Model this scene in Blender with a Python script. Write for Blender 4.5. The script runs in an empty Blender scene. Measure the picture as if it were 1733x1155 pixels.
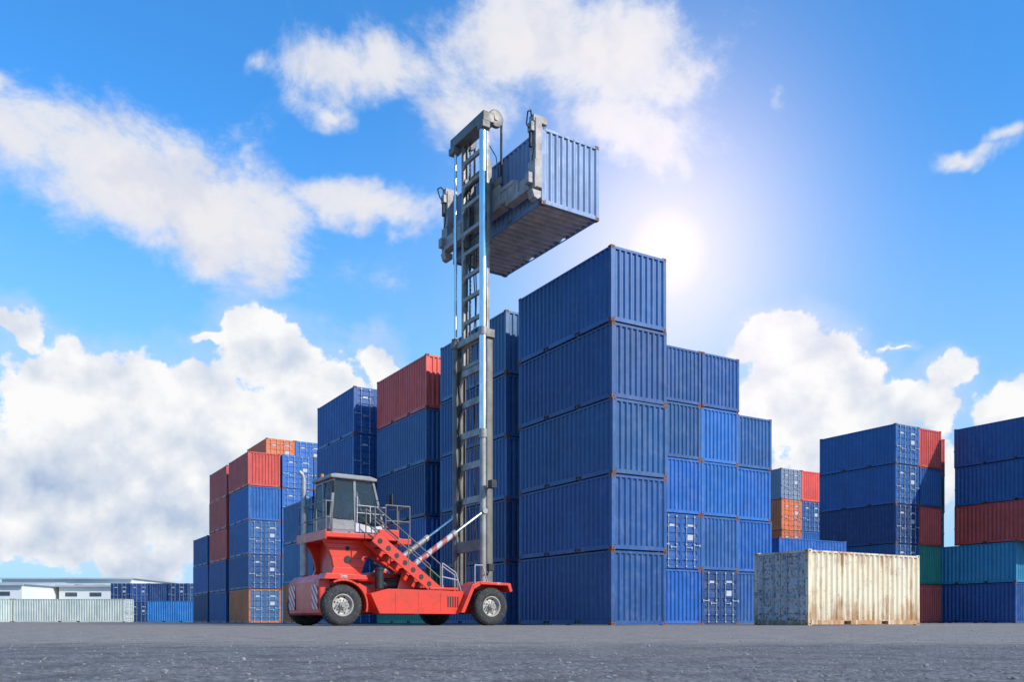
import bpy, bmesh, math, random
from mathutils import Vector, Matrix
random.seed(7)
scene=bpy.context.scene
COL=scene.collection
R=math.radians
F0=1500.0; CX=866.5; HY=1052.0; CAMH=0.15

# ------------------------------------------------------------ helpers
def link(o): COL.objects.link(o); return o
def empty(name,loc=(0,0,0),yaw=0,parent=None):
    o=bpy.data.objects.new(name,None); o.empty_display_size=0.3
    o.location=loc; o.rotation_euler=(0,0,yaw)
    if parent: o.parent=parent
    return link(o)
class MB:
    def __init__(s): s.v=[];s.f=[];s.m=[];s.sm=[]
    def add(s,vs,fs,mat=0,smooth=False):
        n=len(s.v); s.v+= [tuple(v) for v in vs]
        for f in fs: s.f.append([i+n for i in f]); s.m.append(mat); s.sm.append(smooth)
    def box(s,x0,x1,y0,y1,z0,z1,mat=0,M=None):
        vs=[Vector((x,y,z)) for z in (z0,z1) for y in (y0,y1) for x in (x0,x1)]
        if M: vs=[M@v for v in vs]
        s.add(vs,[(0,2,3,1),(4,5,7,6),(0,1,5,4),(2,6,7,3),(0,4,6,2),(1,3,7,5)],mat)
    def cyl(s,p0,p1,r,n=12,mat=0,r1=None,caps=True):
        p0=Vector(p0);p1=Vector(p1); d=(p1-p0).normalized()
        a=d.orthogonal().normalized(); b=d.cross(a); r1=r if r1 is None else r1
        vs=[];fs=[]
        for i in range(n):
            t=2*math.pi*i/n; q=a*math.cos(t)+b*math.sin(t)
            vs.append(p0+q*r); vs.append(p1+q*r1)
        for i in range(n):
            j=(i+1)%n; fs.append((2*i,2*j,2*j+1,2*i+1))
        s.add(vs,fs,mat,True)
        if caps:
            s.add([vs[2*i] for i in range(n)],[tuple(range(n-1,-1,-1))],mat)
            s.add([vs[2*i+1] for i in range(n)],[tuple(range(n))],mat)
    def path(s,pts,r,n=8,mat=0):
        for a,b in zip(pts[:-1],pts[1:]): s.cyl(a,b,r,n,mat)
    def prism(s,prof,y0,y1,mat=0):
        n=len(prof)
        vs=[(x,y0,z) for x,z in prof]+[(x,y1,z) for x,z in prof]
        fs=[tuple(range(n)),tuple(range(2*n-1,n-1,-1))]
        for i in range(n):
            j=(i+1)%n; fs.append((i,i+n,j+n,j))
        s.add(vs,fs,mat)
    def beam(s,p0,p1,w,h,mat=0):
        p0=Vector(p0);p1=Vector(p1);d=(p1-p0);L=d.length
        q=d.to_track_quat('X','Z').to_matrix().to_4x4(); M=Matrix.Translation(p0)@q
        s.box(0,L,-w/2,w/2,-h/2,h/2,mat,M)
    def lathe(s,prof,n=36,mat=0,axis='y',c=(0,0,0),smooth=True):
        vs=[];k=len(prof)
        for i in range(n):
            a=2*math.pi*i/n
            for r,t in prof:
                if axis=='y': vs.append((c[0]+r*math.cos(a),c[1]+t,c[2]+r*math.sin(a)))
                else: vs.append((c[0]+r*math.cos(a),c[1]+r*math.sin(a),c[2]+t))
        fs=[]
        for i in range(n):
            j=(i+1)%n
            for q in range(k-1):
                fs.append((i*k+q,j*k+q,j*k+q+1,i*k+q+1))
        s.add(vs,fs,mat,smooth)
    def mesh(s,name,mats,fixn=True):
        me=bpy.data.meshes.new(name); me.from_pydata(s.v,[],s.f)
        for m in mats: me.materials.append(m)
        for p,mi,sm in zip(me.polygons,s.m,s.sm): p.material_index=mi; p.use_smooth=sm
        if fixn:
            bm=bmesh.new(); bm.from_mesh(me); bmesh.ops.recalc_face_normals(bm,faces=bm.faces); bm.to_mesh(me); bm.free()
        me.update(); return me
    def obj(s,name,mats,parent=None,bevel=0,color=None,fixn=True):
        o=bpy.data.objects.new(name,s.mesh(name,mats,fixn))
        if parent: o.parent=parent
        if bevel:
            b=o.modifiers.new('bevel','BEVEL'); b.width=bevel; b.segments=2; b.limit_method='ANGLE'; b.angle_limit=R(40)
        if color: o.color=(*color,1)
        return link(o)

# ------------------------------------------------------------ materials
class NT:
    def __init__(s,tree): s.t=tree; s.n=tree.nodes; s.l=tree.links
    def new(s,ty,**k):
        n=s.n.new(ty)
        for a,b in k.items(): setattr(n,a,b)
        return n
    def put(s,inp,v):
        if v is None: return
        if isinstance(v,bpy.types.NodeSocket): s.l.new(v,inp)
        else:
            try: inp.default_value=v
            except Exception: inp.default_value=(*v,1)
    def math(s,op,a,b=None,c=None,clamp=False):
        n=s.new('ShaderNodeMath',operation=op,use_clamp=clamp)
        s.put(n.inputs[0],a); s.put(n.inputs[1],b); s.put(n.inputs[2],c); return n.outputs[0]
    def vm(s,op,a,b=None,c=None):
        n=s.new('ShaderNodeVectorMath',operation=op)
        s.put(n.inputs[0],a)
        if b is not None: s.put(n.inputs[1],b)
        if c is not None: s.put(n.inputs[2],c)
        return n.outputs['Value'] if op in('LENGTH','DOT_PRODUCT','DISTANCE') else n.outputs[0]
    def noise(s,vec,scale,detail=4,rough=.55,dist=0):
        n=s.new('ShaderNodeTexNoise'); s.put(n.inputs['Vector'],vec)
        n.inputs['Scale'].default_value=scale;n.inputs['Detail'].default_value=detail
        n.inputs['Roughness'].default_value=rough;n.inputs['Distortion'].default_value=dist
        return n.outputs[0]
    def vor(s,vec,scale):
        n=s.new('ShaderNodeTexVoronoi'); n.inputs['Scale'].default_value=scale; s.put(n.inputs['Vector'],vec); return n.outputs['Distance']
    def mr(s,v,a,b,c=0,d=1,smooth=False):
        n=s.new('ShaderNodeMapRange'); n.interpolation_type='SMOOTHSTEP' if smooth else 'LINEAR'
        s.put(n.inputs[0],v)
        for i,q in zip((1,2,3,4),(a,b,c,d)): s.put(n.inputs[i],q)
        return n.outputs[0]
    def mix(s,f,a,b,blend='MIX'):
        n=s.new('ShaderNodeMix',data_type='RGBA',blend_type=blend)
        s.put(n.inputs[0],f)
        s.put(n.inputs[6],a if isinstance(a,bpy.types.NodeSocket) else (*a,1))
        s.put(n.inputs[7],b if isinstance(b,bpy.types.NodeSocket) else (*b,1))
        return n.outputs[2]
def newmat(name):
    m=bpy.data.materials.new(name); m.use_nodes=True
    t=NT(m.node_tree); b=m.node_tree.nodes['Principled BSDF']; return m,t,b
def bump(t,b,h,strength=.3,dist=.01):
    n=t.new('ShaderNodeBump'); n.inputs['Strength'].default_value=strength; n.inputs['Distance'].default_value=dist
    t.put(n.inputs['Height'],h); t.l.new(n.outputs[0],b.inputs['Normal'])
def objvec(t,k=37.0):
    tc=t.new('ShaderNodeTexCoord'); oi=t.new('ShaderNodeObjectInfo')
    off=t.math('MULTIPLY',oi.outputs['Random'],k)
    cx=t.new('ShaderNodeCombineXYZ'); t.put(cx.inputs[0],off); t.put(cx.inputs[1],off)
    return tc.outputs['Object'],t.vm('ADD',tc.outputs['Object'],cx.outputs[0]),oi

def paint_material(name,rust=.66,rustmax=.85,streaks=.5,heavy=False,fixed=None):
    m,t,b=newmat(name)
    ob,vec,oi=objvec(t)
    base=oi.outputs['Color'] if fixed is None else t.mix(0,fixed,fixed)
    n1=t.noise(vec,.8,3)
    col=t.mix(t.mr(n1,.35,.7,0,.45 if not heavy else .15),base,t.mix(1,base,(.55,.58,.62),'MULTIPLY'))
    n2=t.noise(vec,2.1,4,.65)
    col=t.mix(t.mr(n2,.5,.8,0,.22),col,(.26,.33,.42) if not heavy else (.55,.52,.46))
    sv=t.vm('MULTIPLY',vec,(7,7,.55)); n3=t.noise(sv,1.0,4,.6)
    col=t.mix(t.mr(n3,.48,.75,0,streaks),col,t.mix(1,col,(.42,.40,.40),'MULTIPLY'))
    n4=t.noise(vec,9,6,.7)
    sep=t.new('ShaderNodeSeparateXYZ'); t.put(sep.inputs[0],ob)
    edge=t.mr(sep.outputs[2],.0,.5,.07,0)
    edge2=t.mr(sep.outputs[2],2.2,2.6,0,.05)
    k=t.math('ADD',n4,t.math('ADD',edge,edge2))
    rm=t.mr(k,rust,rust+.05,0,rustmax)
    if heavy:
        top=t.mr(sep.outputs[2],1.7,2.55,0,.14); bot=t.mr(sep.outputs[2],.1,1.2,.27,0)
        sv2=t.vm('MULTIPLY',vec,(6,6,.35)); n5=t.noise(sv2,1.3,7,.7)
        kk=t.math('ADD',n5,t.math('ADD',top,bot)); n6=t.noise(vec,1.2,5,.6)
        kk=t.math('ADD',kk,t.mr(n6,.4,.7,-.06,.14))
        rm2=t.mr(kk,.57,.78,0,.9); rm=t.math('MAXIMUM',rm,rm2)
        n7=t.noise(vec,.7,4); col=t.mix(t.mr(n7,.42,.66,0,.35),col,(.68,.45,.20))
    rustc=t.mix(n2,(.30,.11,.035),(.12,.04,.018))
    if heavy: rustc=t.mix(n1,(.52,.25,.08),(.24,.085,.03))
    col=t.mix(rm,col,rustc)
    t.put(b.inputs['Base Color'],col)
    t.put(b.inputs['Roughness'],t.math('ADD',t.mr(n2,.3,.7,.36,.6),t.math('MULTIPLY',rm,.25)))
    b.inputs['Specular IOR Level'].default_value=.45
    dn=t.noise(vec,1.6,2); bump(t,b,t.math('ADD',dn,t.math('MULTIPLY',n4,.04)),.35,.03)
    return m
M_PAINT=paint_material('container_paint')
M_CAST=paint_material('corner_casting_paint',rust=.45,rustmax=.9)
M_CREAM=paint_material('weathered_cream_paint',rust=.61,streaks=.25,heavy=True,fixed=(.80,.69,.49))
M_GREYDOOR=paint_material('weathered_grey_paint',rust=.53,streaks=.5,fixed=(.60,.59,.56))

def simple(name,c,rough=.5,metal=0,var=.25,scale=3,dirt=None,coat=0,bmp=0):
    m,t,b=newmat(name); tc=t.new('ShaderNodeTexCoord'); v=tc.outputs['Object']
    n=t.noise(v,scale,5,.6)
    dark=tuple(x*(1-var) for x in c)
    col=t.mix(t.mr(n,.35,.7),c,dark)
    if dirt:
        n2=t.noise(v,scale*2.3,6,.7); col=t.mix(t.mr(n2,.52,.75,0,dirt[1]),col,dirt[0])
    t.put(b.inputs['Base Color'],col); t.put(b.inputs['Roughness'],t.mr(n,.3,.7,max(.05,rough-.08),rough+.1))
    b.inputs['Metallic'].default_value=metal; b.inputs['Coat Weight'].default_value=coat
    if bmp: bump(t,b,t.noise(v,scale*12,3),bmp,.01)
    return m
M_RED=simple('red_machine_paint',(.80,.045,.015),.38,0,.25,1.5,((.16,.05,.035),.6),.15)
M_MAST=simple('mast_steel_paint',(.21,.19,.165),.5,.15,.45,2,((.26,.17,.09),.6))
M_MASTL=simple('greasy_grey_steel',(.40,.37,.33),.5,.2,.45,2,((.18,.10,.055),.7))
M_CHROME=simple('polished_cylinder_rod',(.84,.80,.75),.28,1,.15,2)
M_BLACK=simple('black_rubber_parts',(.02,.02,.021),.6,0,.3,4,((.10,.09,.08),.4))
M_TYRE=simple('dusty_tyre_rubber',(.035,.034,.033),.85,0,.3,6,((.17,.155,.14),.75),0,.4)
M_RIM=simple('wheel_rim_paint',(.46,.41,.35),.55,.1,.3,5,((.12,.07,.045),.7))
M_CAB=simple('cab_grey_paint',(.24,.24,.245),.4,0,.25,3,((.08,.08,.08),.5))
M_ROOFG=simple('cab_roof_paint',(.30,.29,.28),.5,0,.35,3,((.10,.09,.08),.5))
M_WHITE=simple('white_panel_paint',(.64,.64,.64),.45,0,.2,3,((.25,.23,.21),.6))
M_EXH=simple('exhaust_heat_steel',(.48,.46,.43),.5,.4,.4,3,((.20,.13,.08),.7))
M_GALV=simple('galvanised_bar',(.40,.43,.48),.5,.2,.3,6,((.16,.10,.07),.5))
M_DARKIN=simple('container_floor_underside',(.60,.53,.50),.8,0,.35,2,((.32,.20,.14),.5))
M_SPREAD=simple('spreader_grey_paint',(.42,.37,.335),.55,0,.4,2,((.16,.10,.06),.75))
M_AMBER=simple('amber_beacon',(.8,.24,.02),.3,0,.1,3)
M_LAMP=simple('lamp_lens',(.7,.7,.68),.2,0,.1,3)
M_PLACARD=simple('white_placard',(.55,.57,.60),.5,0,.3,14,((.10,.14,.25),.9))
m,t,b=newmat('cab_glass'); b.inputs['Base Color'].default_value=(.05,.065,.07,1)
b.inputs['Alpha'].default_value=.33; b.inputs['Specular IOR Level'].default_value=.8
tc=t.new('ShaderNodeTexCoord'); nn=t.noise(tc.outputs['Object'],2,4); t.put(b.inputs['Roughness'],t.mr(nn,.3,.7,.04,.16))
M_GLASS=m
def stripe(name,c1,c2,freq,ax=(1,0,1)):
    m,t,b=newmat(name); tc=t.new('ShaderNodeTexCoord')
    d=t.vm('DOT_PRODUCT',tc.outputs['Object'],ax); f=t.math('FRACT',t.math('MULTIPLY',d,freq))
    k=t.math('GREATER_THAN',f,.5); n=t.noise(tc.outputs['Object'],6,6)
    c=t.mix(k,c1,c2); c=t.mix(t.mr(n,.48,.75,0,.55),c,(.22,.15,.13)); t.put(b.inputs['Base Color'],c); b.inputs['Roughness'].default_value=.5
    return m
M_HAZ=stripe('hazard_stripes',(.70,.035,.015),(.75,.70,.67),3.8,(0,1,-1))
M_CYLS=stripe('striped_cylinder_paint',(.42,.09,.07),(.50,.48,.46),2.6,(1,0,0))

# ------------------------------------------------------------ container kits
W=2.438;H=2.591
def corr(mb,L0,L1,z0,z1,fn,depth,pitch=.278,mat=0):
    n=max(1,round((L1-L0)/pitch)); p=(L1-L0)/n
    prof=[]
    for i in range(n):
        s=L0+i*p; prof+=[(s,0),(s+p*.27,0),(s+p*.5,depth),(s+p*.77,depth)]
    prof.append((L1,0))
    k=len(prof)
    vs=[fn(s,o,z0) for s,o in prof]+[fn(s,o,z1) for s,o in prof]
    mb.add(vs,[(i,i+1,i+1+k,i+k) for i in range(k-1)],mat)
def make_kit(L):
    hx=L/2;hy=W/2
    fr=MB()
    for sx in(-1,1):
        for sy in(-1,1):
            def B(ax,bx,ay,by,z0,z1,mat):
                xs=sorted((sx*ax,sx*bx)); ys=sorted((sy*ay,sy*by)); fr.box(xs[0],xs[1],ys[0],ys[1],z0,z1,mat)
            B(hx-.178,hx,hy-.162,hy,0,.118,1); B(hx-.178,hx,hy-.162,hy,H-.118,H,1)
            B(hx-.14,hx-.004,hy-.13,hy-.004,.118,H-.118,0)
            B(hx-.12,hx-.05,hy-.001,hy+.002,.035,.085,2); B(hx-.12,hx-.05,hy-.001,hy+.002,H-.085,H-.035,2)
            B(hx-.001,hx+.002,hy-.11,hy-.05,.035,.085,2); B(hx-.001,hx+.002,hy-.11,hy-.05,H-.085,H-.035,2)
    for sy in(-1,1):
        y0,y1=sorted((sy*(hy-.006),sy*(hy-.07)))
        fr.box(-hx+.178,hx-.178,y0,y1,H-.09,H-.03,0)
        segs=[-hx+.178,-1.20,-.84,.84,1.20,hx-.178]
        for a,c in ((0,1),(2,3),(4,5)): fr.box(segs[a],segs[c],y0,y1,.025,.18,0)
        for a,c in ((1,2),(3,4)):
            fr.box(segs[a],segs[c],y0,y1,.15,.18,0); fr.box(segs[a],segs[c],y0,y1,.025,.035,0)
    for sx in(-1,1):
        x0,x1=sorted((sx*(hx-.006),sx*(hx-.08)))
        fr.box(x0,x1,-hy+.162,hy-.162,H-.115,H-.03,0); fr.box(x0,x1,-hy+.162,hy-.162,.02,.16,0)
    wa=MB()
    for sy in(-1,1):
        corr(wa,-hx+.14,hx-.14,.18,H-.09,lambda s,o,z,sy=sy:(s,sy*(hy-.010-o),z),.050)
    corr(wa,-hy+.13,hy-.13,.16,H-.115,lambda s,o,z:(hx-.012-o,s,z),.052,.25)
    rf=MB(); corr(rf,-hx+.08,hx-.08,-hy+.07,hy-.07,lambda s,o,z:(s,z,H-.045-o),.02,.21)
    fl=MB(); fl.box(-hx+.08,hx-.08,-hy+.072,hy-.072,.135,.165,0)
    n=int(L/.33)
    for i in range(n):
        x=-hx+.25+(L-.5)*i/(n-1)
        if .8<abs(x)<1.24: continue
        fl.box(x-.025,x+.025,-hy+.072,hy-.072,.03,.134,0)
    for c in(-1.02,1.02):
        fl.box(c-.19,c-.17,-hy+.072,hy-.072,.03,.134,0); fl.box(c+.17,c+.19,-hy+.072,hy-.072,.03,.134,0)
    doors=[];bars=[]
    for sy in(-1,1):
        d=MB(); ya,yb=sorted((sy*.012,sy*(hy-.14)))
        z0=.17;z1=H-.125; xo=-hx+.012
        d.box(xo,xo+.05,ya,ya+.07,z0,z1);d.box(xo,xo+.05,yb-.07,yb,z0,z1)
        d.box(xo+.001,xo+.05,ya+.07,yb-.07,z0,z0+.08);d.box(xo+.001,xo+.05,ya+.07,yb-.07,z1-.08,z1)
        zz=z0+.08; prof=[]; nb=5; hgt=(z1-.08-zz)/nb
        for i in range(nb):
            q=zz+i*hgt; prof+=[(q,.035),(q+hgt*.28,.035),(q+hgt*.38,.006),(q+hgt*.9,.006)]
        prof.append((z1-.08,.035)); k=len(prof)
        d.add([(xo+o,ya+.07,z) for z,o in prof]+[(xo+o,yb-.07,z) for z,o in prof],[(i,i+1,i+1+k,i+k) for i in range(k-1)],0)
        g0,g1=sorted((sy*(hy-.14),sy*(hy-.13))); d.box(xo+.01,xo+.05,g0,g1,z0,z1,1)
        for hz in(.4,1.0,1.6,2.2):
            h0,h1=sorted((sy*(hy-.19),sy*(hy-.02))); d.box(xo-.014,xo-.002,h0,h1,hz-.03,hz+.03,0)
        if sy<0: d.box(xo-.001,xo+.003,-.86,-.40,2.0,2.10,2); d.box(xo-.001,xo+.003,-.74,-.40,1.36,1.62,2)
        else: d.box(xo-.001,xo+.003,.40,.70,1.97,2.08,2)
        doors.append(d)
        r=MB()
        for yy in(.30,.80):
            y=sy*yy; r.cyl((-hx-.022,y,.06),(-hx-.022,y,H-.05),.019,8)
            for bz in(.12,.45,1.15,1.95,H-.14): r.box(-hx-.045,-hx+.012,y-.045,y+.045,bz-.03,bz+.03)
            hz=1.0 if yy<.5 else 1.12
            r.box(-hx-.055,-hx-.042,min(y,y-sy*.02,y+sy*.38),max(y,y-sy*.02,y+sy*.38),hz-.018,hz+.018)
            a0,a1=sorted((y+sy*.30,y+sy*.36)); r.box(-hx-.05,-hx+.01,a0,a1,hz-.06,hz+.06)
        bars.append(r)
    P=[M_PAINT]
    kit=[('frame',fr.mesh('container_frame',[M_PAINT,M_CAST,M_BLACK]),None),
         ('corrugated_wall',wa.mesh('container_wall',P,False),None),
         ('roof',rf.mesh('container_roof',P,False),None),
         ('underside',fl.mesh('container_underside',[M_DARKIN]),None),
         ('door',doors[0].mesh('container_door',[M_PAINT,M_BLACK,M_PLACARD]),None),
         ('locking_bar',bars[0].mesh('container_locking_bar',[M_GALV]),4),
         ('door',doors[1].mesh('container_door_b',[M_PAINT,M_BLACK,M_PLACARD]),None),
         ('locking_bar',bars[1].mesh('container_locking_bar_b',[M_GALV]),6)]
    return kit
KIT20=make_kit(6.058); KIT40=make_kit(12.192)
COLS={
 'navy':((.024,.098,.280),'navy blue'),
 'blue':((.018,.125,.410),'blue'),
 'deep':((.014,.055,.165),'dark navy'),
 'sky':((.020,.190,.520),'bright blue'),
 'steel':((.050,.140,.290),'faded blue'),
 'teal':((.030,.230,.360),'teal'),
 'green':((.015,.220,.140),'green'),
 'red':((.74,.085,.055),'red'),
 'brick':((.58,.070,.048),'dull red'),
 'orange':((.68,.155,.040),'orange'),
 'grey':((.18,.21,.29),'blue-grey'),
 'white':((.70,.68,.62),'off-white'),
}
def container(cx,cy,z,yaw,col,door,lab,kit=KIT20,over=None,group='shipping containers stacked in the yard',jit=True,doorcol=None):
    y=yaw+(0 if door else math.pi)
    if jit: y+=R(random.uniform(-.3,.3)); cx+=random.uniform(-.03,.03); cy+=random.uniform(-.03,.03)
    root=empty('shipping_container',(cx,cy,z),y)
    root['label']=lab; root['category']='container'; root['group']=group
    c=COLS[col][0]; g=random.uniform(.82,1.18); c=(min(c[0]*g*random.uniform(.93,1.07),1),min(c[1]*g*random.uniform(.93,1.08),1),min(c[2]*g,1))
    objs=[]
    for nm,me,par in kit:
        o=bpy.data.objects.new(nm,me); o.parent=root if par is None else objs[par]
        o.color=(*c,1); link(o); objs.append(o)
        if doorcol and nm=='door': o.color=(*COLS[doorcol][0],1)
        if over:
            for i,sl in enumerate(o.material_slots):
                if sl.material in(M_PAINT,M_CAST):
                    sl.link='OBJECT'; sl.material=over['door'] if nm in('door',) else over['body']
    return root,objs
TH=R(31.1); U=Vector((-math.sin(TH),math.cos(TH))); V=Vector((math.cos(TH),math.sin(TH)))
C0=Vector((3.40,30.1)); YAWU=math.atan2(U.y,U.x)
def stack(P,cols,doors='',dc=None):
    for i,cn in enumerate(cols):
        if cn is None: continue
        dr=str(i) in doors
        c=P+U*3.029+V*1.219
        lvl='at the foot of a stack' if i==0 else ('on top of a tall stack' if i==len(cols)-1 else 'inside a tall stack')
        container(c.x,c.y,i*(H+.004),YAWU,cn,dr,f"{COLS[cn][1]} container {'with doors showing ' if dr else ''}{lvl}",doorcol=dc if (i==0 and dr) else None)
def AB(a,b): return C0+U*a+V*b
stack(AB(0,0),['navy','navy','navy','navy','navy'])
stack(AB(7.3,.15),['navy','deep','navy','navy','steel'])
for bb in(3.5,6.05): stack(AB(7.45,bb),['navy']*5)
stack(AB(7.4,8.55),['blue','blue','blue','navy','navy'],'1')
stack(AB(7.4,11.03),['deep','navy','blue','blue','navy'],'0')
stack(AB(7.7,13.6),['navy','blue','blue','navy'])
stack(AB(14.4,-.1),['green','navy','deep','steel','red'])
stack(AB(14.4,2.45),['navy','navy','navy','navy'])
stack(AB(21.7,-.95),['navy','navy','deep','navy','navy'],'01234')
stack(AB(21.7,1.6),['navy','navy','deep','navy','blue'],'01234')
stack(AB(28.7,-.9),['orange','steel','steel'])
stack(AB(43.3,-1.0),['orange','navy','navy','blue','red'],'012',dc='steel')
stack(AB(43.3,1.55),['steel','navy','blue','blue','blue'],'1234')
stack(AB(43.3,4.1),['steel','navy','blue','blue','navy'],'1234')
stack(AB(50.3,-1.0),['navy','navy','brick','brick','brick'])
stack(AB(50.3,2.3),['navy','navy','blue','blue','navy','orange'],'45')
stack(AB(50.3,4.8),['navy','navy','blue','blue','navy','blue'],'45')
stack(AB(57.2,-1.0),['deep','navy','navy'])
P=Vector((22.5,74)); stack(P,['navy','navy','orange','orange','grey'],'234'); stack(P+V*2.5,['navy','navy','blue','navy','red'],'3'); stack(P+V*5,['navy','navy','blue','navy','brick'])
P=Vector((24.8,57.3))
stack(P,['deep','navy','deep','navy','navy'],'01234'); stack(P+V*2.5,['brick','green','brick','navy','brick'],''); stack(P+V*5.1+U*1.5,['deep','deep','navy','green','brick'],'2')
P=Vector((32.73,54.1))
stack(P,[None,None,'brick','navy','navy']); stack(P+U*1.95,['navy','teal'])
for bb in (2.5,): stack(P+V*bb+U*.2,['navy','teal','red','navy','blue'])
def lowside(P,yaw,cols,lab,left_door=True,**k):
    ux=Vector((math.cos(yaw),math.sin(yaw))); uy=Vector((-math.sin(yaw),math.cos(yaw)))
    for i,cn in enumerate(cols):
        c=P+ux*3.029+uy*1.219; container(c.x,c.y,i*(H+.004),yaw,cn,left_door,lab,**k)
lowside(Vector((16,53)),TH,['navy','blue'],'blue container lying crosswise behind the weathered one',False)
lowside(Vector((9.98,29.9)),R(30.8),['white'],'weathered cream container with rust streaks and grey doors',True,over={'body':M_CREAM,'door':M_GREYDOOR},group='lone containers on the asphalt')
for i in range(3):
    X1=-42.4-12.3*i; container(X1-6.1,97+1.2,0,0,'white',True if i else False,'long off-white container in a distant line',kit=KIT40)
lowside(Vector((-44.05,107)),0,['sky'],'bright blue container on the ground by far stacks',False)
for k,(cs) in enumerate([('navy','deep'),('deep','navy'),('navy','deep'),('brick','deep'),('deep','steel'),('navy','steel'),('navy','blue')]):
    for i,cn in enumerate(cs):
        container(-52.2+2.55*k,118+3,i*H,math.pi/2,cn,k%3!=2,f"{COLS[cn][1]} container end-on in the distant stacks")

# ------------------------------------------------------------ container handler
PH=R(33); Up=Vector((-math.sin(PH),math.cos(PH))); Vp=Vector((math.cos(PH),math.sin(PH)))
Mst=Vector((-1.31,31.6))
veh=empty('container_handler',(Mst.x,Mst.y,0),PH)
veh['label']='red container handler with tall mast lifting a blue container'; veh['category']='forklift'
def wheel(F,L,out):
    w=empty('wheel',(F,L,.63),0,veh)
    ty=MB()
    prof=[(.33,-.17),(.40,-.2),(.52,-.21),(.585,-.185),(.615,-.16),(.63,-.10),(.63,-.05),(.612,-.045),(.612,-.03),(.63,-.025),(.63,.025),(.612,.03),(.612,.045),(.63,.05),(.63,.10),(.615,.16),(.585,.185),(.52,.21),(.40,.2),(.33,.17)]
    ty.lathe(prof,48)
    for i in range(36):
        a=2*math.pi*i/36
        for s in(-1,1):
            M=Matrix.Rotation(-a,4,'Y'); ty.box(.585,.636,s*.10-.055,s*.10+.055+.02*s,-.022,.022,0,M)
    ty.obj('tyre',[M_TYRE],w)
    rm=MB(); s=out
    rm.lathe([(.335,-.17*s),(.345,-.19*s),(.335,.16*s),(.345,.19*s),(.31,.17*s),(.29,.10*s),(.27,.06*s),(.20,.085*s),(.15,.12*s),(.0,.12*s)],36)
    rm.cyl((0,.1*s,0),(0,.20*s,0),.11,16,1); rm.cyl((0,.2*s,0),(0,.24*s,0),.07,12,1)
    for i in range(10):
        a=2*math.pi*i/10; rm.cyl((.165*math.cos(a),.09*s,.165*math.sin(a)),(.165*math.cos(a),.15*s,.165*math.sin(a)),.02,6,1)
    for i in range(8):
        a=2*math.pi*(i+.5)/8; rm.cyl((.245*math.cos(a),.05*s,.245*math.sin(a)),(.245*math.cos(a),.078*s,.245*math.sin(a)),.03,10,2)
    rm.obj('rim',[M_RIM,M_MASTL,M_BLACK],w)
    return w
wheel(-.6,-1.9,-1); wheel(-.6,1.9,1); wheel(-5.74,-1.62,-1); wheel(-5.74,1.32,1)
ch=MB()
for y0,y1 in((-1.30,-.95),(.95,1.30)):
    ch.prism([(-6.2 if y0<0 else -5.2,.55),(-4.9,.42),(-.2,.42),(.15,.6),(.15,1.15),(-1.4,1.15),(-2.2,1.02),(-4.4,1.05),(-5.0,1.35),(-6.2 if y0<0 else -5.2,1.4)],y0,y1)
ch.box(-6.15,-5.3,-.95,.85,.75,1.38); ch.box(-4.9,-.3,-.95,.95,.5,.95)
ch.cyl((-5.74,-1.45,.63),(-5.74,1.15,.63),.17,12,1); ch.cyl((-.6,-1.75,.63),(-.6,1.75,.63),.24,12,1)
ch.obj('chassis',[M_RED,M_BLACK],veh,.02)
for s in(-1,1):
    tk=MB(); y0,y1=sorted((s*1.31,s*1.86))
    tk.prism([(-4.55,.38),(-1.75,.38),(-1.55,.55),(-1.55,1.12),(-2.6,1.14),(-4.25,1.16),(-4.85,1.0)],y0,y1)
    for x in(-4.0,-3.2,-2.4): tk.box(x-.012,x+.012,y0-.008 if s<0 else y1,y0 if s<0 else y1+.008,.45,1.08)
    for k in range(5): 
        x=-2.15+.09*k; tk.box(x,x+.045,y0-.012 if s<0 else y1,y0-.001 if s<0 else y1+.012,.6,.95,1)
    tk.obj('side_tank',[M_RED,M_BLACK],veh,.02)
cw=MB()
cw.prism([(-6.38,.40),(-6.32,.32),(-6.02,.34),(-6.02,1.4),(-6.02,1.62),(-6.24,1.56),(-6.40,1.36)],-1.55,1.25)
cw.prism([(-6.02,1.40),(-5.5,1.42),(-5.5,1.62),(-6.02,1.62)],-1.30,1.10)
cw.obj('counterweight',[M_RED],veh,.05)
for y0,y1 in((-1.42,-.95),(.60,1.16)):
    hz=MB(); hz.box(-6.415,-6.403,y0,y1,.50,1.28); hz.obj('hazard_marking',[M_HAZ],veh)
def arch(mb,cx,cz,r,a0,a1,y0,y1,th,n=14,mat=0):
    pr=[]
    for i in range(n+1):
        a=R(a0+(a1-a0)*i/n); pr.append((cx+r*math.cos(a),cz+r*math.sin(a)))
    for i in range(n+1):
        a=R(a1+(a0-a1)*i/n); pr.append((cx+(r+th)*math.cos(a),cz+(r+th)*math.sin(a)))
    m=len(pr)
    for i in range(n):
        q=[pr[i],pr[i+1],pr[m-2-i],pr[m-1-i]]; mb.prism(q,y0,y1,mat)
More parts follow.
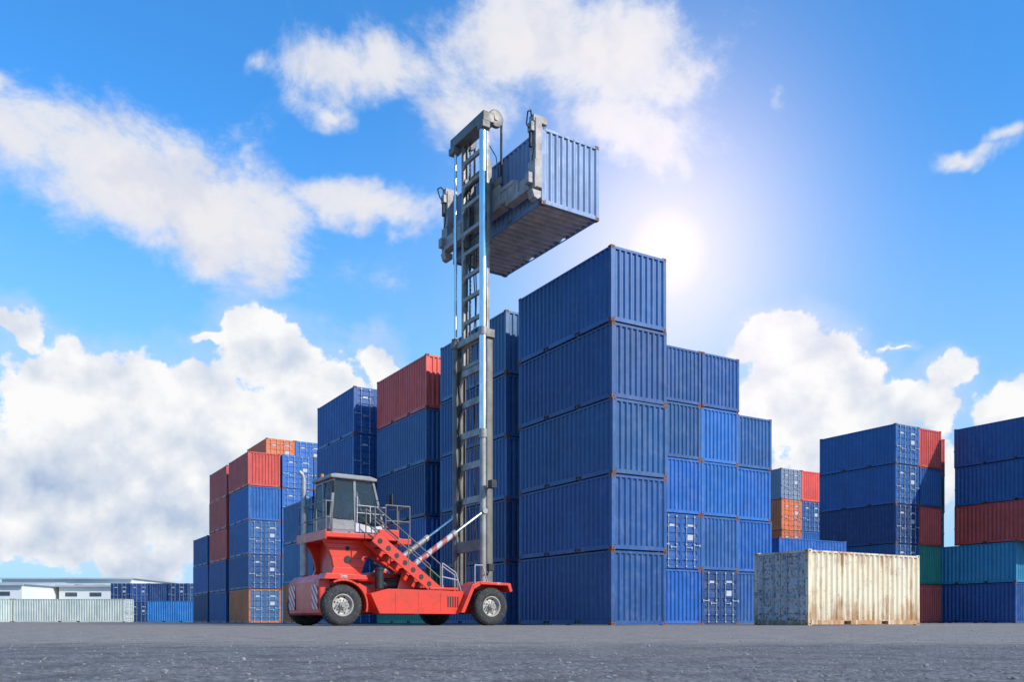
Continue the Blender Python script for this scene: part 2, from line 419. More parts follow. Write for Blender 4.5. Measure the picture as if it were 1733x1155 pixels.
for sgn in(-1,1):
    y0,y1=sorted((sgn*1.32,sgn*2.14))
    fm=MB()
    fm.prism([(-1.80,.42),(-1.66,.42),(-1.30,1.20),(-1.38,1.33)],y0,y1)
    fm.prism([(-1.38,1.33),(-1.30,1.20),(-1.05,1.33),(-1.1,1.46)],y0,y1)
    fm.prism([(-1.1,1.46),(-1.05,1.36),(.0,1.34),(.12,1.42)],y0,y1)
    fm.prism([(.12,1.42),(.0,1.34),(.10,1.12),(.2,1.15)],y0,y1)
    c0,c1=sorted((sgn*1.32,sgn*1.37)); fm.prism([(-1.5,.5),(-1.25,1.25),(-1.05,1.35),(.0,1.35),(.1,.8),(.05,.5)],c0,c1)
    fm.obj('front_fender',[M_RED],veh,.012)
    y0,y1=sorted((sgn*1.32,sgn*1.88)); rm=MB()
    arch(rm,-5.74,.63,.74,-15,115,y0,y1,.06)
    rm.prism([(-6.38,1.42),(-4.95,1.42),(-5.0,1.56),(-6.30,1.6)],y0,y1)
    if sgn<0: rm.obj('rear_fender',[M_RED],veh,.01)
bd=MB()
bd.box(-5.5,-4.2,-1.3,1.3,1.40,1.58)
bd.prism([(-4.2,1.06),(-2.2,1.04),(-2.2,1.38),(-2.6,1.62),(-4.2,1.75)],-.75,.9)
bd.obj('engine_hood',[M_RED],veh,.04)
gr=MB(); gr.box(-4.0,-2.8,-.775,-.755,1.15,1.55)
for i in range(7): gr.box(-4.0,-2.8,-.80,-.778,1.18+i*.05,1.20+i*.05)
gr.obj('engine_grille',[M_BLACK],veh)
gr=MB(); gr.cyl((-4.45,-1.6,1.17),(-4.45,-1.6,1.75),.14,14); gr.cyl((-4.45,-1.6,1.75),(-4.45,-1.6,1.82),.17,14); gr.obj('air_filter',[M_BLACK],veh)
gr=MB(); gr.box(-3.3,-2.7,-1.02,-.80,1.17,1.5); gr.obj('battery_box',[M_BLACK],veh,.02)
gr=MB(); gr.cyl((-4.1,-.95,1.35),(-3.3,-.95,1.35),.16,14); gr.obj('air_tank',[M_BLACK],veh)
for pts in([(-4.4,-1.0,1.6),(-4.0,-1.1,1.9),(-3.5,-1.0,1.6),(-3.2,-.9,1.8)],[(-4.6,-.9,2.2),(-4.2,-1.0,1.9),(-4.1,-1.0,1.4)]):
    gr=MB(); gr.path(pts,.035); gr.obj('engine_hose',[M_BLACK],veh)
sp=MB()
for y0,y1 in((-.85,-.70),(.70,.85)):
    left=[(-6.0,2.72),(-5.95,2.60),(-5.85,2.45),(-5.72,2.15),(-5.66,1.85),(-5.75,1.58)]
    right=[(-3.95,2.72),(-4.2,2.5),(-4.5,2.25),(-4.65,1.9),(-4.75,1.58)]
    def rx(z):
        for (xa,za),(xb,zb) in zip(right[:-1],right[1:]):
            if zb-1e-6<=z<=za+1e-6: return xa+(xb-xa)*(za-z)/(za-zb)
        return right[-1][0]
    for i in range(5):
        l0,l1=left[i],left[i+1]
        sp.prism([l0,l1,(rx(l1[1]),l1[1]),(rx(l0[1]),l0[1])],y0,y1)
sp.box(-5.55,-4.9,-.70,.70,1.58,2.72)
sp.cyl((-5.2,-.87,2.1),(-5.2,-.84,2.1),.12,16,1); sp.cyl((-5.2,-.87,2.45),(-5.2,-.84,2.45),.07,16,1)
sp.obj('cab_support',[M_RED,M_BLACK],veh,.012)
pf=MB(); pf.box(-6.1,-3.7,-1.35,1.1,2.74,2.90); pf.box(-3.7,-3.2,-1.35,-.5,2.62,2.80); pf.box(-4.4,-3.72,-1.5,-1.36,2.7,3.05); pf.box(-6.16,-6.1,-1.4,1.15,2.66,2.96)
pf.obj('platform',[M_RED],veh,.02)
s0=Vector((-2.35,0,1.05)); s1=Vector((-4.65,0,2.78))
stt=MB()
for y in(-1.72,-1.05):
    stt.beam((s0.x,y,s0.z),(s1.x,y,s1.z),.05,.36)
stt.box(-2.75,-1.7,-1.8,-.95,1.17,1.24)
nst=8
for i in range(nst):
    p=s0.lerp(s1,(i+.5)/nst); stt.box(p.x-.14,p.x+.14,-1.69,-1.08,p.z+.02,p.z+.06,1)
    stt.cyl((p.x+.02,-1.748,p.z-.02),(p.x+.02,-1.754,p.z-.02),.085,12,1)
stt.obj('stair',[M_RED,M_BLACK],veh,.008)
bb_=MB(); bb_.beam((-4.4,-.45,2.6),(-2.0,-.45,1.2),.34,.46); bb_.obj('diagonal_brace',[M_RED],veh,.02)
def pipe(name,paths,r,mat,parent,n=6):
    hr=MB()
    for p in paths: hr.path(p,r,n)
    return hr.obj(name,[mat],parent)
for y in(-1.74,-1.03):
    pipe('handrail',[[(s0.x,y,s0.z),(s0.x,y,s0.z+.95),(s1.x,y,s1.z+.95),(s1.x,y,s1.z)],[(-3.5,y,1.9),(-3.5,y,2.87)],[(s0.x,y,s0.z+.5),(s1.x,y,s1.z+.5)]],.02,M_MAST,veh)
pipe('handrail',[[(-4.1,-1.33,z),(-3.25,-1.33,z),(-3.25,-.5,z),(-3.75,.9,z)] for z in(3.35,3.85)]+[[(x,y,2.8),(x,y,3.85)] for x,y in((-4.1,-1.33),(-3.7,-1.33),(-3.25,-1.33),(-3.25,-.5),(-3.75,.9))],.02,M_MAST,veh)
pipe('handrail',[[(-5.9,-1.33,z),(-6.1,-1.33,z),(-6.1,1.05,z),(-5.2,1.05,z)] for z in(3.35,3.85)]+[[(x,y,2.8),(x,y,3.85)] for x,y in((-5.9,-1.33),(-6.1,-1.33),(-6.1,-.5),(-6.1,.3),(-6.1,1.05),(-5.2,1.05))],.02,M_MAST,veh)
pipe('handrail',[[(-2.2,-1.6,1.15),(-2.2,-1.6,2.05),(-1.7,-1.6,1.75),(-1.5,-1.6,1.15)],[(-2.2,-1.6,1.6),(-1.62,-1.6,1.5)]],.022,M_GALV,veh)
pipe('handrail',[[(-1.9,-1.0,1.15),(-1.9,-1.0,2.0),(-1.4,-1.0,1.7),(-1.4,-1.0,1.15)]],.022,M_GALV,veh)
pipe('handrail',[[(-1.2,-2.0,1.4),(-1.2,-2.0,2.0),(-.9,-2.0,2.0),(-.7,-2.0,1.4)]],.022,M_GALV,veh)
# cab
cab=empty('cab',(-4.9,0,2.9),0,veh); cab.scale=(1,1,.95)
shell=MB()
shell.box(-.8,.92,-.75,.75,.03,.16)
for s in(-1,1):
    y0,y1=sorted((s*.75,s*.69))
    for a,b2,w in(((-.77,.1),(-.82,.6),.08),((-.80,.55),(-.70,1.88),.09),((.90,.1),(.97,.42),.08),((.97,.40),(.62,1.86),.08),((.02,.1),(-.02,1.86),.09),((-.8,.45),(.02,.45),.08)):
        shell.beam((a[0],(y0+y1)/2,a[1]),(b2[0],(y0+y1)/2,b2[1]),.06,w)
for (x,z) in((-.80,.60),(-.72,1.80),(.97,.44),(.66,1.80)): shell.box(x-.04,x+.04,-.69,.69,z-.04,z+.04)
shell.box(-.86,-.80,-.72,.72,.16,.56); shell.box(-.80,-.76,-.04,.04,.6,1.8)
shell.obj('cab_frame',[M_CAB],cab,.012)
rf=MB(); rf.prism([(-.85,1.86),(.72,1.84),(.74,1.93),(.5,2.0),(-.7,2.01),(-.86,1.97)],-.84,.84); rf.obj('cab_roof',[M_ROOFG],cab,.03)
for s in(-1,1):
    lp=MB(); y0,y1=sorted((s*.762,s*.79)); lp.prism([(.0,.10),(.93,.10),(1.0,.36),(.55,.30),(.0,.42)],y0,y1); lp.obj('cab_lower_panel',[M_WHITE],cab,.01)
    lp=MB(); y0,y1=sorted((s*.752,s*.765)); lp.prism([(-.80,.16),(-.02,.16),(-.02,.42),(-.82,.52)],y0,y1); lp.obj('cab_lower_panel',[M_ROOFG],cab,.005)
lp=MB(); lp.box(.93,.98,-.66,.66,.12,.38); lp.obj('cab_front_panel',[M_WHITE],cab,.01)
for pr in([(-.78,.55),(-.04,.50),(-.04,1.84),(-.70,1.86)],[(.05,.44),(.95,.44),(.62,1.82),(.03,1.84)]):
    for s in(-1,1):
        g=MB(); g.prism(pr,s*.715-.006,s*.715+.006); g.obj('window',[M_GLASS],cab)
g=MB(); g.add([(.985,-.68,.46),(.985,.68,.46),(.64,.68,1.8),(.64,-.68,1.8)],[(0,1,2,3)]); g.obj('windshield',[M_GLASS],cab)
g=MB(); g.add([(-.81,-.68,.62),(-.81,.68,.62),(-.73,.68,1.8),(-.73,-.68,1.8)],[(0,1,2,3)]); g.obj('rear_window',[M_GLASS],cab)
se=MB(); se.box(-.45,.1,-.28,.28,.3,.5); se.prism([(-.55,.45),(-.38,.45),(-.48,1.25),(-.62,1.25)],-.26,.26); se.obj('seat',[M_BLACK],cab,.03)
se=MB(); se.box(.5,.75,-.35,.35,.17,.85); se.cyl((.55,0,.85),(.42,0,1.05),.03,8); se.lathe([(.17,-.015),(.19,0),(.17,.015),(.15,0),(.17,-.015)],20,0,'z',(.42,0,1.06))
se.obj('dashboard',[M_BLACK],cab,.02)
be=MB(); be.cyl((-.6,.55,2.05),(-.6,.55,2.18),.055,12,0); be.cyl((-.6,.55,2.0),(-.6,.55,2.06),.07,12,1); be.obj('beacon',[M_AMBER,M_BLACK],cab)
pipe('antenna',[[(-.2,.3,2.0),(-.2,.3,2.35)]],.02,M_BLACK,cab)
an=MB(); an.box(-.5,-.1,-.2,.2,2.01,2.10); an.obj('roof_unit',[M_BLACK],cab,.02)
for pts,bx in(([(-.75,-.8,1.6),(-.9,-1.15,1.65)],(-.93,-.89,-1.32,-1.1,1.3,1.7)),([(.7,-.8,1.2),(1.05,-1.15,1.2)],(1.03,1.07,-1.3,-1.08,.98,1.4))):
    mi=MB(); mi.path(pts,.015); mi.box(*bx); mi.obj('mirror',[M_BLACK],cab,.008)
for z in(.75,1.0): pipe('window_guard_bar',[[(.05,-.80,z),(1.03,-.80,z-.02),(1.05,.7,z-.02)]],.014,M_WHITE,cab)
pipe('window_guard_bar',[[(.05,-.80,.4),(.05,-.80,1.3)],[(.5,-.80,.4),(.5,-.80,1.0)]],.014,M_WHITE,cab)
ex=MB(); ex.cyl((-6.1,.62,1.62),(-6.1,.62,2.7),.12,14); ex.cyl((-6.1,.62,2.7),(-6.1,.62,4.75),.08,14); ex.path([(-6.1,.62,4.75),(-6.14,.62,4.9),(-6.26,.62,5.0)],.07,12); ex.obj('exhaust_pipe',[M_EXH],veh)
for s in(-1,1):
    tcx=MB(); a=Vector((-3.3,s*1.0,1.75)); b2=Vector((-.25,s*1.0,3.95)); mdl=a.lerp(b2,.62)
    tcx.cyl(a,mdl,.095,16,0); tcx.cyl(mdl,b2,.055,12,1); tcx.cyl(mdl-(b2-a).normalized()*.1,mdl+(b2-a).normalized()*.06,.115,16,2)
    tcx.cyl(a+Vector((0,-.14,0)),a+Vector((0,.14,0)),.12,12,2); tcx.cyl(b2+Vector((0,-.12,0)),b2+Vector((0,.12,0)),.10,12,2)
    tcx.obj('tilt_cylinder',[M_CYLS if s<0 else M_MASTL,M_CHROME,M_MASTL],veh)
    br=MB(); br.prism([(-3.7,1.0),(-2.9,1.0),(-3.1,1.9),(-3.4,1.9)],s*1.0-.19,s*1.0-.16); br.prism([(-3.7,1.0),(-2.9,1.0),(-3.1,1.9),(-3.4,1.9)],s*1.0+.16,s*1.0+.19); br.box(-3.7,-2.9,s*1.0-.159,s*1.0+.159,1.0,1.2)
    br.obj('cylinder_bracket',[M_RED],veh,.01)
# mast
mast=empty('mast',(0,0,0),0,veh)
om=MB()
ZT=10.2; YO=.93
for s in(-1,1):
    y=s*YO
    om.box(-.12,-.09,y-.07,y+.07,.55,ZT); om.box(.09,.12,y-.07,y+.07,.55,ZT); om.box(-.09,.09,y+s*.045-.018,y+s*.045+.018,.55,ZT)
for z in(9.05,7.92,6.8,5.68,4.45):
    om.prism([(-.20,z-.12),(-.08,z-.12),(-.08,z+.12),(-.20,z+.12)],-.86,.86,1)
    for s in(-1,1):
        k=.86
        vs=[(-.19,s*k,z-.12),(-.19,s*k,z-.42),(-.19,s*.56,z-.12),(-.09,s*k,z-.12),(-.09,s*k,z-.42),(-.09,s*.56,z-.12)]
        om.add(vs,[(0,1,2),(3,5,4),(0,3,4,1),(1,4,5,2),(2,5,3,0)],1)
om.prism([(-.36,ZT-.20),(.15,ZT-.20),(.15,ZT+.08),(-.36,ZT+.08)],-1.08,-.86); om.prism([(-.36,ZT-.20),(.15,ZT-.20),(.15,ZT+.08),(-.36,ZT+.08)],.86,1.08); om.box(-.28,-.16,-.86,.86,ZT-.16,ZT+.06,1)
om.box(-.3,.2,-1.1,1.1,.55,.85); om.box(-.28,-.13,-.86,.86,2.6,3.0)
om.obj('outer_mast',[M_MAST,M_MASTL],mast,.01)
im=MB(); ZI=17.45
for s in(-1,1):
    y=s*.74
    im.box(-.11,-.08,y-.06,y+.06,9.0,ZI); im.box(.08,.11,y-.06,y+.06,9.0,ZI); im.box(-.08,.08,y+s*.04-.012,y+s*.04+.012,9.0,ZI)
rz=[9.3,10.05,10.9,11.75,12.55,13.4,14.15,15.1,15.85,16.7]
for z in rz:
    im.box(-.13,-.02,-.68,.68,z-.07,z+.07)
    for s in(-1,1):
        k=.68; vs=[(-.12,s*k,z-.07),(-.12,s*k,z-.22),(-.12,s*.50,z-.07),(-.05,s*k,z-.07),(-.05,s*k,z-.22),(-.05,s*.50,z-.07)]
        im.add(vs,[(0,1,2),(3,5,4),(0,3,4,1),(1,4,5,2),(2,5,3,0)])
im.obj('inner_mast',[M_MASTL],mast,.008)
hd=MB(); hd.box(-.36,.1,-1.15,1.2,ZI-.05,ZI+.30); hd.box(-.42,-.1,-1.2,-.82,ZI-.30,ZI-.051); hd.box(-.42,-.1,.82,1.22,ZI-.30,ZI-.051); hd.box(.1,.2,-1.0,1.0,ZI,ZI+.2)
hd.obj('mast_crosshead',[M_MAST],mast,.03)
for s in(-1,1):
    pu=MB(); pz=ZI+.26; pu.lathe([(.0,-.07),(.27,-.07),(.30,-.06),(.25,-.02),(.25,.02),(.30,.06),(.27,.07),(.0,.07)],28,0,'y',(.26,s*.92,pz)); pu.cyl((.26,s*.92-.1,pz),(.26,s*.92+.1,pz),.08,12)
    pu.obj('pulley',[M_MAST],mast)
    lc=MB(); yc=s*.97; zb=6.6 if s<0 else ZT
    lc.cyl((-.26,yc,zb),(-.26,yc,ZI-.25),.13 if s<0 else .06,24,0); lc.cyl((-.26,yc,.9),(-.26,yc,zb),.11,20,1); lc.cyl((-.26,yc,zb-.1),(-.26,yc,zb+.2),.145,20,1); lc.cyl((-.26,yc,ZT-.15),(-.26,yc,ZT+.12),.155,20,1)
    lc.obj('lift_cylinder',[M_CHROME,M_MASTL if s<0 else M_MAST],mast)
    cn=MB()
    cn.box(.50,.54,s*.92-.05,s*.92+.05,15.2,ZI+.25)
    cn.obj('lift_strap',[M_BLACK],mast)
    cn=MB(); cn.box(.035,.045,s*.42-.012,s*.42+.012,9.2,ZI)
    for i in range(55):
        z=9.2+i*.15; cn.box(.02,.06,s*.42-.035,s*.42+.035,z,z+.11)
    cn.obj('lift_chain',[M_BLACK],mast)
for y in(-.15,.0,.35):
    pts=[]
    for i in range(38): pts.append((-.04+.03*math.sin(i*.9+y*9),y+.05*math.sin(i*.55+y*20),1.4+i*.33))
    pipe('hydraulic_hose',[pts],.022,M_BLACK,mast)
pts=[(-.25,.66+.07*math.sin(i*1.3),3.2+i*.35) for i in range(20)]; pipe('hydraulic_hose',[pts],.028,M_BLACK,mast); pipe('hydraulic_hose',[[(x,y+.09,z) for x,y,z in pts]],.024,M_BLACK,mast)
pipe('hydraulic_hose',[[(.25,-.3,17.3),(.5,-.6,16.6),(.45,-.9,15.6),(.4,-1.2,15.3)]],.02,M_BLACK,mast)
wl=MB(); wl.path([(-.1,-1.0,4.75),(-.1,-1.40,4.8)],.03); wl.box(-.25,-.05,-1.52,-1.27,4.7,4.98); wl.box(-.05,-.03,-1.49,-1.30,4.73,4.95,1); wl.obj('work_lamp',[M_BLACK,M_LAMP],mast,.01)
wl=MB(); wl.path([(-.1,-1.0,1.75),(-.3,-1.45,1.95)],.025); wl.box(-.4,-.2,-1.6,-1.4,1.85,2.1); wl.obj('work_lamp',[M_BLACK],mast,.01)
# spreader
SO=.06
spd=empty('spreader',(0,SO,14.1),0,veh)
sb=MB()
sb.box(.36,.66,-2.25,2.25,.55,1.0); sb.box(.30,.70,-1.2,1.2,.45,1.25)
for s in(-1,1):
    a,b2=sorted((s*2.2,s*2.95)); sb.box(.42,.62,a,b2,.6,.92)
    a,b2=sorted((s*1.2,s*2.0)); sb.box(.33,.37,a,b2,.95,1.1)
sb.box(.34,.68,-2.9,-1.5,.38,.549); sb.box(.34,.68,1.5,2.9,.38,.549)
for i in range(10): y=-2.1+i*.46; sb.box(.335,.36,y,y+.06,.5,1.05)
sb.obj('spreader_beam',[M_SPREAD],spd,.02)
for s in(-1,1):
    ar=MB(); y=s*2.96 if s<0 else 3.06
    ar.box(.50,.76,y-.17,y+.17,.45,2.75); ar.box(.44,.499,y-.21,y+.21,.4,1.35); ar.box(.44,1.0,y-.14,y+.14,2.62,2.86); ar.box(.88,.98,y-.08,y+.08,2.596,2.63)
    ar.box(.36,.499,y-.12,y+.12,2.3,2.61); ar.prism([(.36,.35),(.74,.35),(.74,.15),(.6,.05),(.45,.1)],y-.16,y+.16)
    ar.box(.25,.439,y-.12,y+.12,.55,.9)
    ar.obj('spreader_arm',[M_SPREAD],spd,.02)
    pipe('spreader_hose',[[(.45,y,2.8),(.35,y+s*.1,2.95),(.22,y+s*.12,2.85),(.25,y,2.5),(.42,y,2.35)]],.026,M_BLACK,spd)
    pipe('spreader_hose',[[(.40,y-.1,1.3),(.34,y-.3,1.6),(.4,y-.1,1.9)]],.02,M_BLACK,spd)
    hh=MB(); hh.cyl((.41,y,1.8),(.41,y,2.3),.06,10); hh.obj('spreader_motor',[M_BLACK],spd)
cr=MB()
for s in(-1,1): cr.box(.16,.30,s*.62-.09,s*.62+.09,-.6,2.3); cr.box(-.05,.16,s*.62-.03,s*.62+.03,-.4,.1); cr.box(-.05,.16,s*.62-.03,s*.62+.03,1.6,2.1)
cr.box(.17,.29,-.53,.53,1.9,2.2); cr.box(.17,.29,-.53,.53,-.4,-.1); cr.box(.31,.35,-1.3,1.3,1.26,1.5)
cr.obj('carriage',[M_MAST],spd,.015)
def text(s,size,loc,rot,mat,parent,name='lettering'):
    cu=bpy.data.curves.new(name,'FONT'); cu.body=s; cu.size=size; cu.extrude=.003; cu.align_x='CENTER'; cu.align_y='CENTER'
    tmp=bpy.data.objects.new('tmp',cu); link(tmp); dg=bpy.context.evaluated_depsgraph_get(); dg.update()
    me=bpy.data.meshes.new_from_object(tmp.evaluated_get(dg)); bpy.data.objects.remove(tmp)
    me.materials.clear(); me.materials.append(mat)
    o=bpy.data.objects.new(name,me); o.parent=parent; o.location=loc; o.rotation_euler=rot; return link(o)
text('TMB',.12,(-5.75,-1.886,1.50),(R(90),0,0),M_WHITE,veh)
text('V1',.13,(-.35,-2.146,1.40),(R(90),0,0),M_WHITE,veh)

# lifted container
c=Mst+Vp*(.8+1.219+.02)+Up*SO
r_,ob_=container(c.x,c.y,14.1,math.atan2(Up.y,Up.x),'steel',False,'blue container held high in the air by the spreader',group='containers lifted off the ground',jit=False)
for o in ob_: o.color=(.19,.28,.45,1)

# ------------------------------------------------------------ distant warehouses
M_WALL=simple('warehouse_wall',(.74,.73,.70),.7,0,.12,.2,((.5,.5,.48),.3)); M_ROOF=simple('warehouse_roof',(.42,.45,.47),.6,0,.2,.2); M_WIN=simple('warehouse_window',(.06,.08,.10),.2,0,.3,1)
def warehouse(x0,x1,y0,y1,h,lab,pitch=1.6):
    r=empty('warehouse',((x0+x1)/2,(y0+y1)/2,0)); r['label']=lab; r['category']='building'; r['group']='warehouses at the edge of the yard'
    hw=(x1-x0)/2; hd_=(y1-y0)/2
    w=MB(); w.box(-hw,hw,-hd_,hd_,0,h); w.obj('wall',[M_WALL],r)
    ro=MB(); ro.add([(-hw-.5,-hd_-.5,h),(hw+.5,-hd_-.5,h),(hw+.5,hd_+.5,h),(-hw-.5,hd_+.5,h),(-hw-.5,0,h+pitch),(hw+.5,0,h+pitch)],[(0,1,5,4),(2,3,4,5),(0,4,3),(1,2,5),(0,3,2,1)])
    ro.box(-hw-.6,hw+.6,-hd_-.7,-hd_-.45,h-.25,h+.12); ro.obj('roof',[M_ROOF],r)
    n=int((x1-x0)/5)
    for i in range(n):
        x=-hw+2.5+i*5; wi=MB(); wi.box(x-1.2,x+1.2,-hd_-.06,-hd_+.02,h-2.2,h-1.4); wi.box(x-.04,x+.04,-hd_-.1,-hd_-.05,h-2.2,h-1.4); wi.obj('window',[M_WIN],r)
    d=MB(); d.box(-2,2,-hd_-.05,-hd_+.02,0,4); d.obj('door',[M_ROOF],r)
warehouse(-150,-94,170,200,7.2,'low white warehouse with a shallow grey roof',1.0)
warehouse(-118,-88,205,235,10.0,'taller white warehouse block with flat grey roof',.5)
warehouse(-93,-76,182,205,7.4,'small white warehouse beside the container yard',.7)

# ------------------------------------------------------------ ground
m,t,b=newmat('worn_asphalt'); geo=t.new('ShaderNodeNewGeometry'); p=geo.outputs['Position']
sep=t.new('ShaderNodeSeparateXYZ'); t.put(sep.inputs[0],p)
big=t.noise(t.vm('MULTIPLY',p,(.6,1,1)),.35,4,.6); mid=t.noise(p,3.5,5,.65); fine=t.noise(p,45,3,.75)
vo=t.new('ShaderNodeTexVoronoi'); vo.inputs['Scale'].default_value=60; t.put(vo.inputs['Vector'],p)
ch_=t.mr(vo.outputs['Color'],.1,.9)
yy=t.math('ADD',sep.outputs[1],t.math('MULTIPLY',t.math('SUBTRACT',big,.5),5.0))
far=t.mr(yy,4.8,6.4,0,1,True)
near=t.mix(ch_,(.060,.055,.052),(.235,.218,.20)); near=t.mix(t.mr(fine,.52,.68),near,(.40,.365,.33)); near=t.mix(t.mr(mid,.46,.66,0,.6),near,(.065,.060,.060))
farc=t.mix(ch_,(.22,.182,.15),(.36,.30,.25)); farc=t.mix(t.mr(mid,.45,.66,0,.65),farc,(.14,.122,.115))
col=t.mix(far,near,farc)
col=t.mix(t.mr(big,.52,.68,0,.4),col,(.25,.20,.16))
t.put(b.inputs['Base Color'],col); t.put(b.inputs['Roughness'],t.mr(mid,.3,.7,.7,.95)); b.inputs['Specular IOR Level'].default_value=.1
hgt=t.math('ADD',t.math('MULTIPLY',vo.outputs['Distance'],-.8),t.math('ADD',t.math('MULTIPLY',fine,.9),t.math('MULTIPLY',mid,1.2)))
bump(t,b,hgt,.7,.007)
gm=MB()
S=3000; gm.add([(-S,-S,-.001),(S,-S,-.001),(S,S,-.001),(-S,S,-.001)],[(0,1,2,3)])
g=gm.obj('ground',[m]); g['kind']='structure'; g['label']='worn grey asphalt yard with loose grit'; g['category']='ground'
M_STONE=simple('pebble_stone',(.36,.33,.30),.85,0,.6,30)
gv=MB()
bm=bmesh.new(); bmesh.ops.create_icosphere(bm,subdivisions=1,radius=1); iv=[v.co.copy() for v in bm.verts]; iff=[[v.index for v in f.verts] for f in bm.faces]; bm.free()
for i in range(5000):
    y=1.6+ (random.random()**1.6)*22; x=random.uniform(-.62,.62)*y*1.15; r=random.uniform(.0012,.0048)*(1+y*.05)
    if random.random()<.03: r*=2
    sc=(random.uniform(.8,1.5),random.uniform(.8,1.5),random.uniform(.4,.8))
    gv.add([(x+v.x*r*sc[0]*random.uniform(.8,1.2),y+v.y*r*sc[1],r*.2+v.z*r*sc[2]) for v in iv],iff)
o=gv.obj('gravel',[M_STONE],fixn=False); o['kind']='stuff'; o['label']='loose grit scattered over the asphalt'; o['category']='gravel'

# ------------------------------------------------------------ sky
world=bpy.data.worlds.new('World'); scene.world=world; world.use_nodes=True
try: world.cycles.sampling_method='NONE'
except Exception as e: print(e)
t=NT(world.node_tree); t.n.clear()
sunv=Vector((.85,-.525,0)).normalized(); EL=R(34); sdir=Vector((sunv.x*math.cos(EL),sunv.y*math.cos(EL),math.sin(EL)))
sky=t.new('ShaderNodeTexSky'); sky.sky_type='NISHITA'; sky.sun_disc=False; sky.sun_elevation=EL; sky.sun_rotation=math.atan2(sunv.x,sunv.y); sky.air_density=1.0; sky.dust_density=.4; sky.ozone_density=2.0
skyc=t.mix(1,sky.outputs[0],(.50,1.42,2.10),'MULTIPLY')
tc=t.new('ShaderNodeTexCoord'); d=t.vm('NORMALIZE',tc.outputs['Generated'])
sep=t.new('ShaderNodeSeparateXYZ'); t.put(sep.inputs[0],d)
az=t.math('ARCTAN2',sep.outputs[0],sep.outputs[1]); el=t.math('ARCSINE',sep.outputs[2])
cb=t.new('ShaderNodeCombineXYZ'); t.put(cb.inputs[0],az); t.put(cb.inputs[1],el); P0=cb.outputs[0]
def pe(x,y):
    dx=(x-CX)/F0; dz=(HY-y)/F0; return math.atan2(dx,1),math.atan2(dz,math.hypot(dx,1)),dx
wn=t.new('ShaderNodeTexNoise'); t.put(wn.inputs['Vector'],d); wn.inputs['Scale'].default_value=10; wn.inputs['Detail'].default_value=4; wn.inputs['Roughness'].default_value=.6
wv=t.vm('SUBTRACT',wn.outputs['Color'],(.5,.5,.5))
P1=t.vm('ADD',P0,t.vm('MULTIPLY',wv,(.09,.09,0)))
def blobs(lst):
    out=None
    for x,y,rx,ry,amp in lst:
        a,e,dx=pe(x,y); ca=math.cos(a)**2; ce=math.cos(e)**2
        sx=1/(rx/F0*ca); sy=1/(ry/F0*ce)
        q=t.vm('MULTIPLY_ADD',P1,(sx,sy,0),(-a*sx,-e*sy,0)); w=t.mr(t.vm('LENGTH',q),.1,1.7,amp,0,False)
        out=w if out is None else t.math('SMOOTH_MAX',out,w,.2)
    return out
soft=[(40,230,190,95,1.35),(220,300,210,110,1.4),(370,370,140,90,1.4),(330,405,110,40,1.1),(0,150,50,60,1.1),(640,350,140,45,1.2),
 (610,130,130,75,1.15),(560,200,80,35,.9),(790,190,130,70,1.05),(870,90,140,100,1.2),(1030,110,200,110,1.35),(940,20,120,60,.9),(1070,215,160,60,1.25),(1150,140,100,60,1.15),(1180,60,60,30,.8),
 (440,130,50,40,.8),(1333,165,24,30,.95),(1650,250,85,26,1.15),(1715,210,50,26,1.1),(110,180,120,30,.8)]
hard=[(20,550,75,32,1.05),(110,640,160,70,1.1),(200,720,230,105,1.15),(425,555,62,55,1.1),(470,615,115,75,1.15),(345,575,55,16,1.0),(645,610,46,55,1.15),(560,660,90,60,1.1),(420,710,230,105,1.15),(230,820,340,110,1.2),(150,900,330,80,1.0),(600,740,130,90,1.05),
 (1330,565,75,50,1.1),(1262,565,42,40,1.0),(1400,620,110,78,1.15),(1605,615,50,46,1.1),(1560,675,100,52,1.15),(1400,710,240,80,1.1),(1710,690,80,45,1.05),(1530,570,46,14,.85),(1530,820,330,90,.95)]
n0=t.noise(d,9,9,.68)
wq=t.vm('ADD',d,t.vm('MULTIPLY',wv,(.06,.06,.06)))
v1=t.vor(wq,17); v2=t.vor(wq,42)
T0=t.math('ADD',t.math('MULTIPLY',t.math('SUBTRACT',n0,.5),2.6),t.math('ADD',t.math('MULTIPLY',t.math('SUBTRACT',.5,v1),.44),t.math('MULTIPLY',t.math('SUBTRACT',.5,v2),.30)))
Bh=blobs(hard); Bs=blobs(soft)
Dh=t.math('ADD',t.math('SUBTRACT',Bh,.52),t.math('MULTIPLY',T0,.58)); mh=t.mr(Dh,-.01,.12,0,1,True)
nw=t.noise(t.vm('MULTIPLY',d,(1,1,1.35)),6,10,.68,.25)
Ds=t.math('ADD',t.math('SUBTRACT',Bs,.50),t.math('MULTIPLY',t.math('SUBTRACT',nw,.5),2.5)); ms=t.mr(Ds,-.12,.55,0,.97,True)
def hf(q): 
    return t.math('ADD',t.noise(q,11,5,.55),t.math('MULTIPLY',t.vor(t.vm('ADD',q,t.vm('MULTIPLY',wv,(.06,.06,.06))),17),-.32))
relief=t.math('SUBTRACT',hf(d),hf(t.vm('ADD',d,(.012,-.008,.020))))
shade=t.math('ADD',t.math('MULTIPLY',relief,1.9),.86)
low=t.mr(el,R(6),R(15),.55,0,True); lowleft=t.math('MULTIPLY',low,t.mr(az,R(-9),R(2),1,.40,True))
lown=t.mr(t.noise(t.vm('MULTIPLY',d,(1,1,2.0)),6,5,.5),.36,.62,.5,1.15)
shade=t.math('SUBTRACT',shade,t.math('MULTIPLY',t.math('MULTIPLY',lowleft,lown),t.mr(Dh,.05,.6,.25,1)),clamp=True)
cc=t.mix(shade,(.36,.49,.72),(1.0,1.0,1.0))
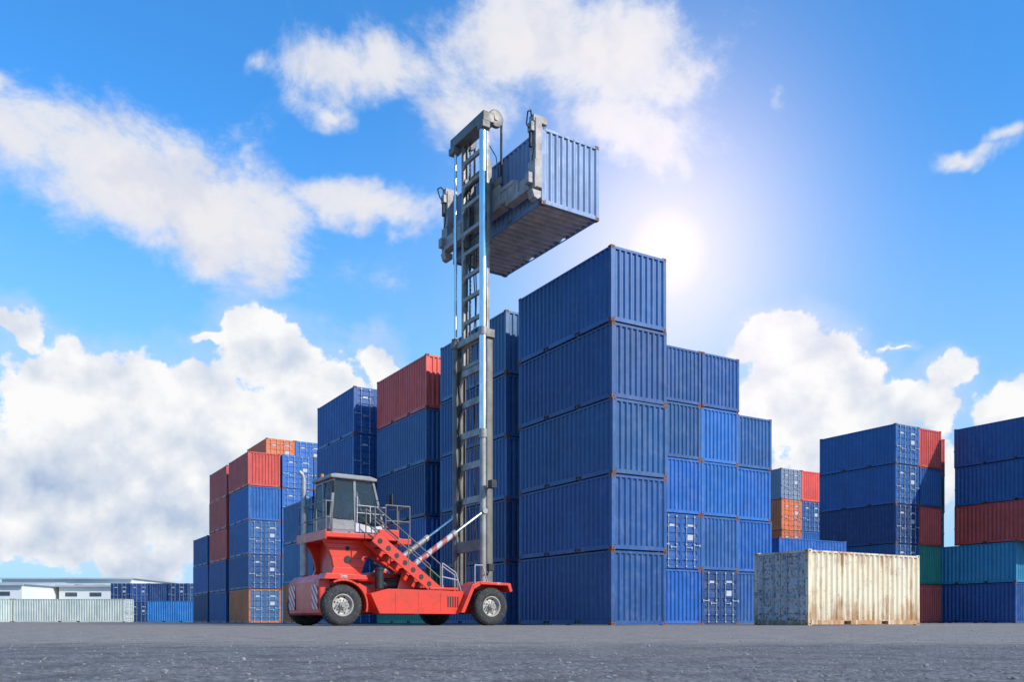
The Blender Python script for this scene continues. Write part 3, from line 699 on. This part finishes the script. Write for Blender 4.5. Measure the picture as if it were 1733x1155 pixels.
cs=t.mix(t.mr(Ds,.0,.8,0,1),(.74,.83,.98),(.96,.94,.97)); cs=t.mix(t.mr(relief,-.12,.0,.35,0),cs,(.62,.68,.85))
bg1=t.new('ShaderNodeBackground'); t.put(bg1.inputs[0],skyc); bg1.inputs[1].default_value=.135
bgs=t.new('ShaderNodeBackground'); t.put(bgs.inputs[0],cs); bgs.inputs[1].default_value=.9
bgh=t.new('ShaderNodeBackground'); t.put(bgh.inputs[0],cc); bgh.inputs[1].default_value=.97
bgz=t.new('ShaderNodeBackground'); bgz.inputs[0].default_value=(.46,.70,.98,1); bgz.inputs[1].default_value=.9
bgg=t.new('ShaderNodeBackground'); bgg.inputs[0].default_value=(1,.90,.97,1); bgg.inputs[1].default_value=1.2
def mixs(f,a,b2):
    n=t.new('ShaderNodeMixShader'); t.put(n.inputs[0],f); t.l.new(a,n.inputs[1]); t.l.new(b2,n.inputs[2]); return n.outputs[0]
hz_=t.mr(el,R(0),R(30),.85,0,True)
s=mixs(hz_,bg1.outputs[0],bgz.outputs[0])
s=mixs(ms,s,bgs.outputs[0])
veil=t.mr(t.math('ADD',Bh,t.math('MULTIPLY',t.math('SUBTRACT',nw,.5),1.2)),.15,.75,0,.40,True); s=mixs(veil,s,bgs.outputs[0])
s=mixs(mh,s,bgh.outputs[0])
a,e,_=pe(1130,428); q=t.vm('LENGTH',t.vm('SUBTRACT',P0,(a,e,0)))  # soft sun glow painted into the sky, away from the sun lamp's direction
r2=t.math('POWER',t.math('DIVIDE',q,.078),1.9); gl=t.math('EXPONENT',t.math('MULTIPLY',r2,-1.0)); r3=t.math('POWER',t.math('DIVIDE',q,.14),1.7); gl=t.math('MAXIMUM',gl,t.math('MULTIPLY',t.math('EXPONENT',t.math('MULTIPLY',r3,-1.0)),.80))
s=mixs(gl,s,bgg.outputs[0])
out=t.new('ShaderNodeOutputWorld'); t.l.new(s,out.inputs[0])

# ------------------------------------------------------------ sun and camera
sl=bpy.data.lights.new('sun','SUN'); sl.energy=4.6; sl.angle=R(.5); sl.color=(1,.94,.85)
so=bpy.data.objects.new('sun',sl); link(so); so.rotation_euler=(-sdir).to_track_quat('-Z','Y').to_euler(); so.location=(20,-20,40)
cd=bpy.data.cameras.new('camera'); co=bpy.data.objects.new('camera',cd); link(co)
co.location=(0,0,CAMH); co.rotation_euler=(R(90),0,0); cd.sensor_width=36; cd.lens=F0/1733*36; cd.shift_y=(HY-577.5)/1733
cd.clip_start=.05; cd.clip_end=6000; cd.dof.use_dof=True; cd.dof.focus_distance=30; cd.dof.aperture_fstop=9
scene.camera=co
scene.view_settings.view_transform='Standard'; scene.view_settings.look='None'; scene.view_settings.exposure=0
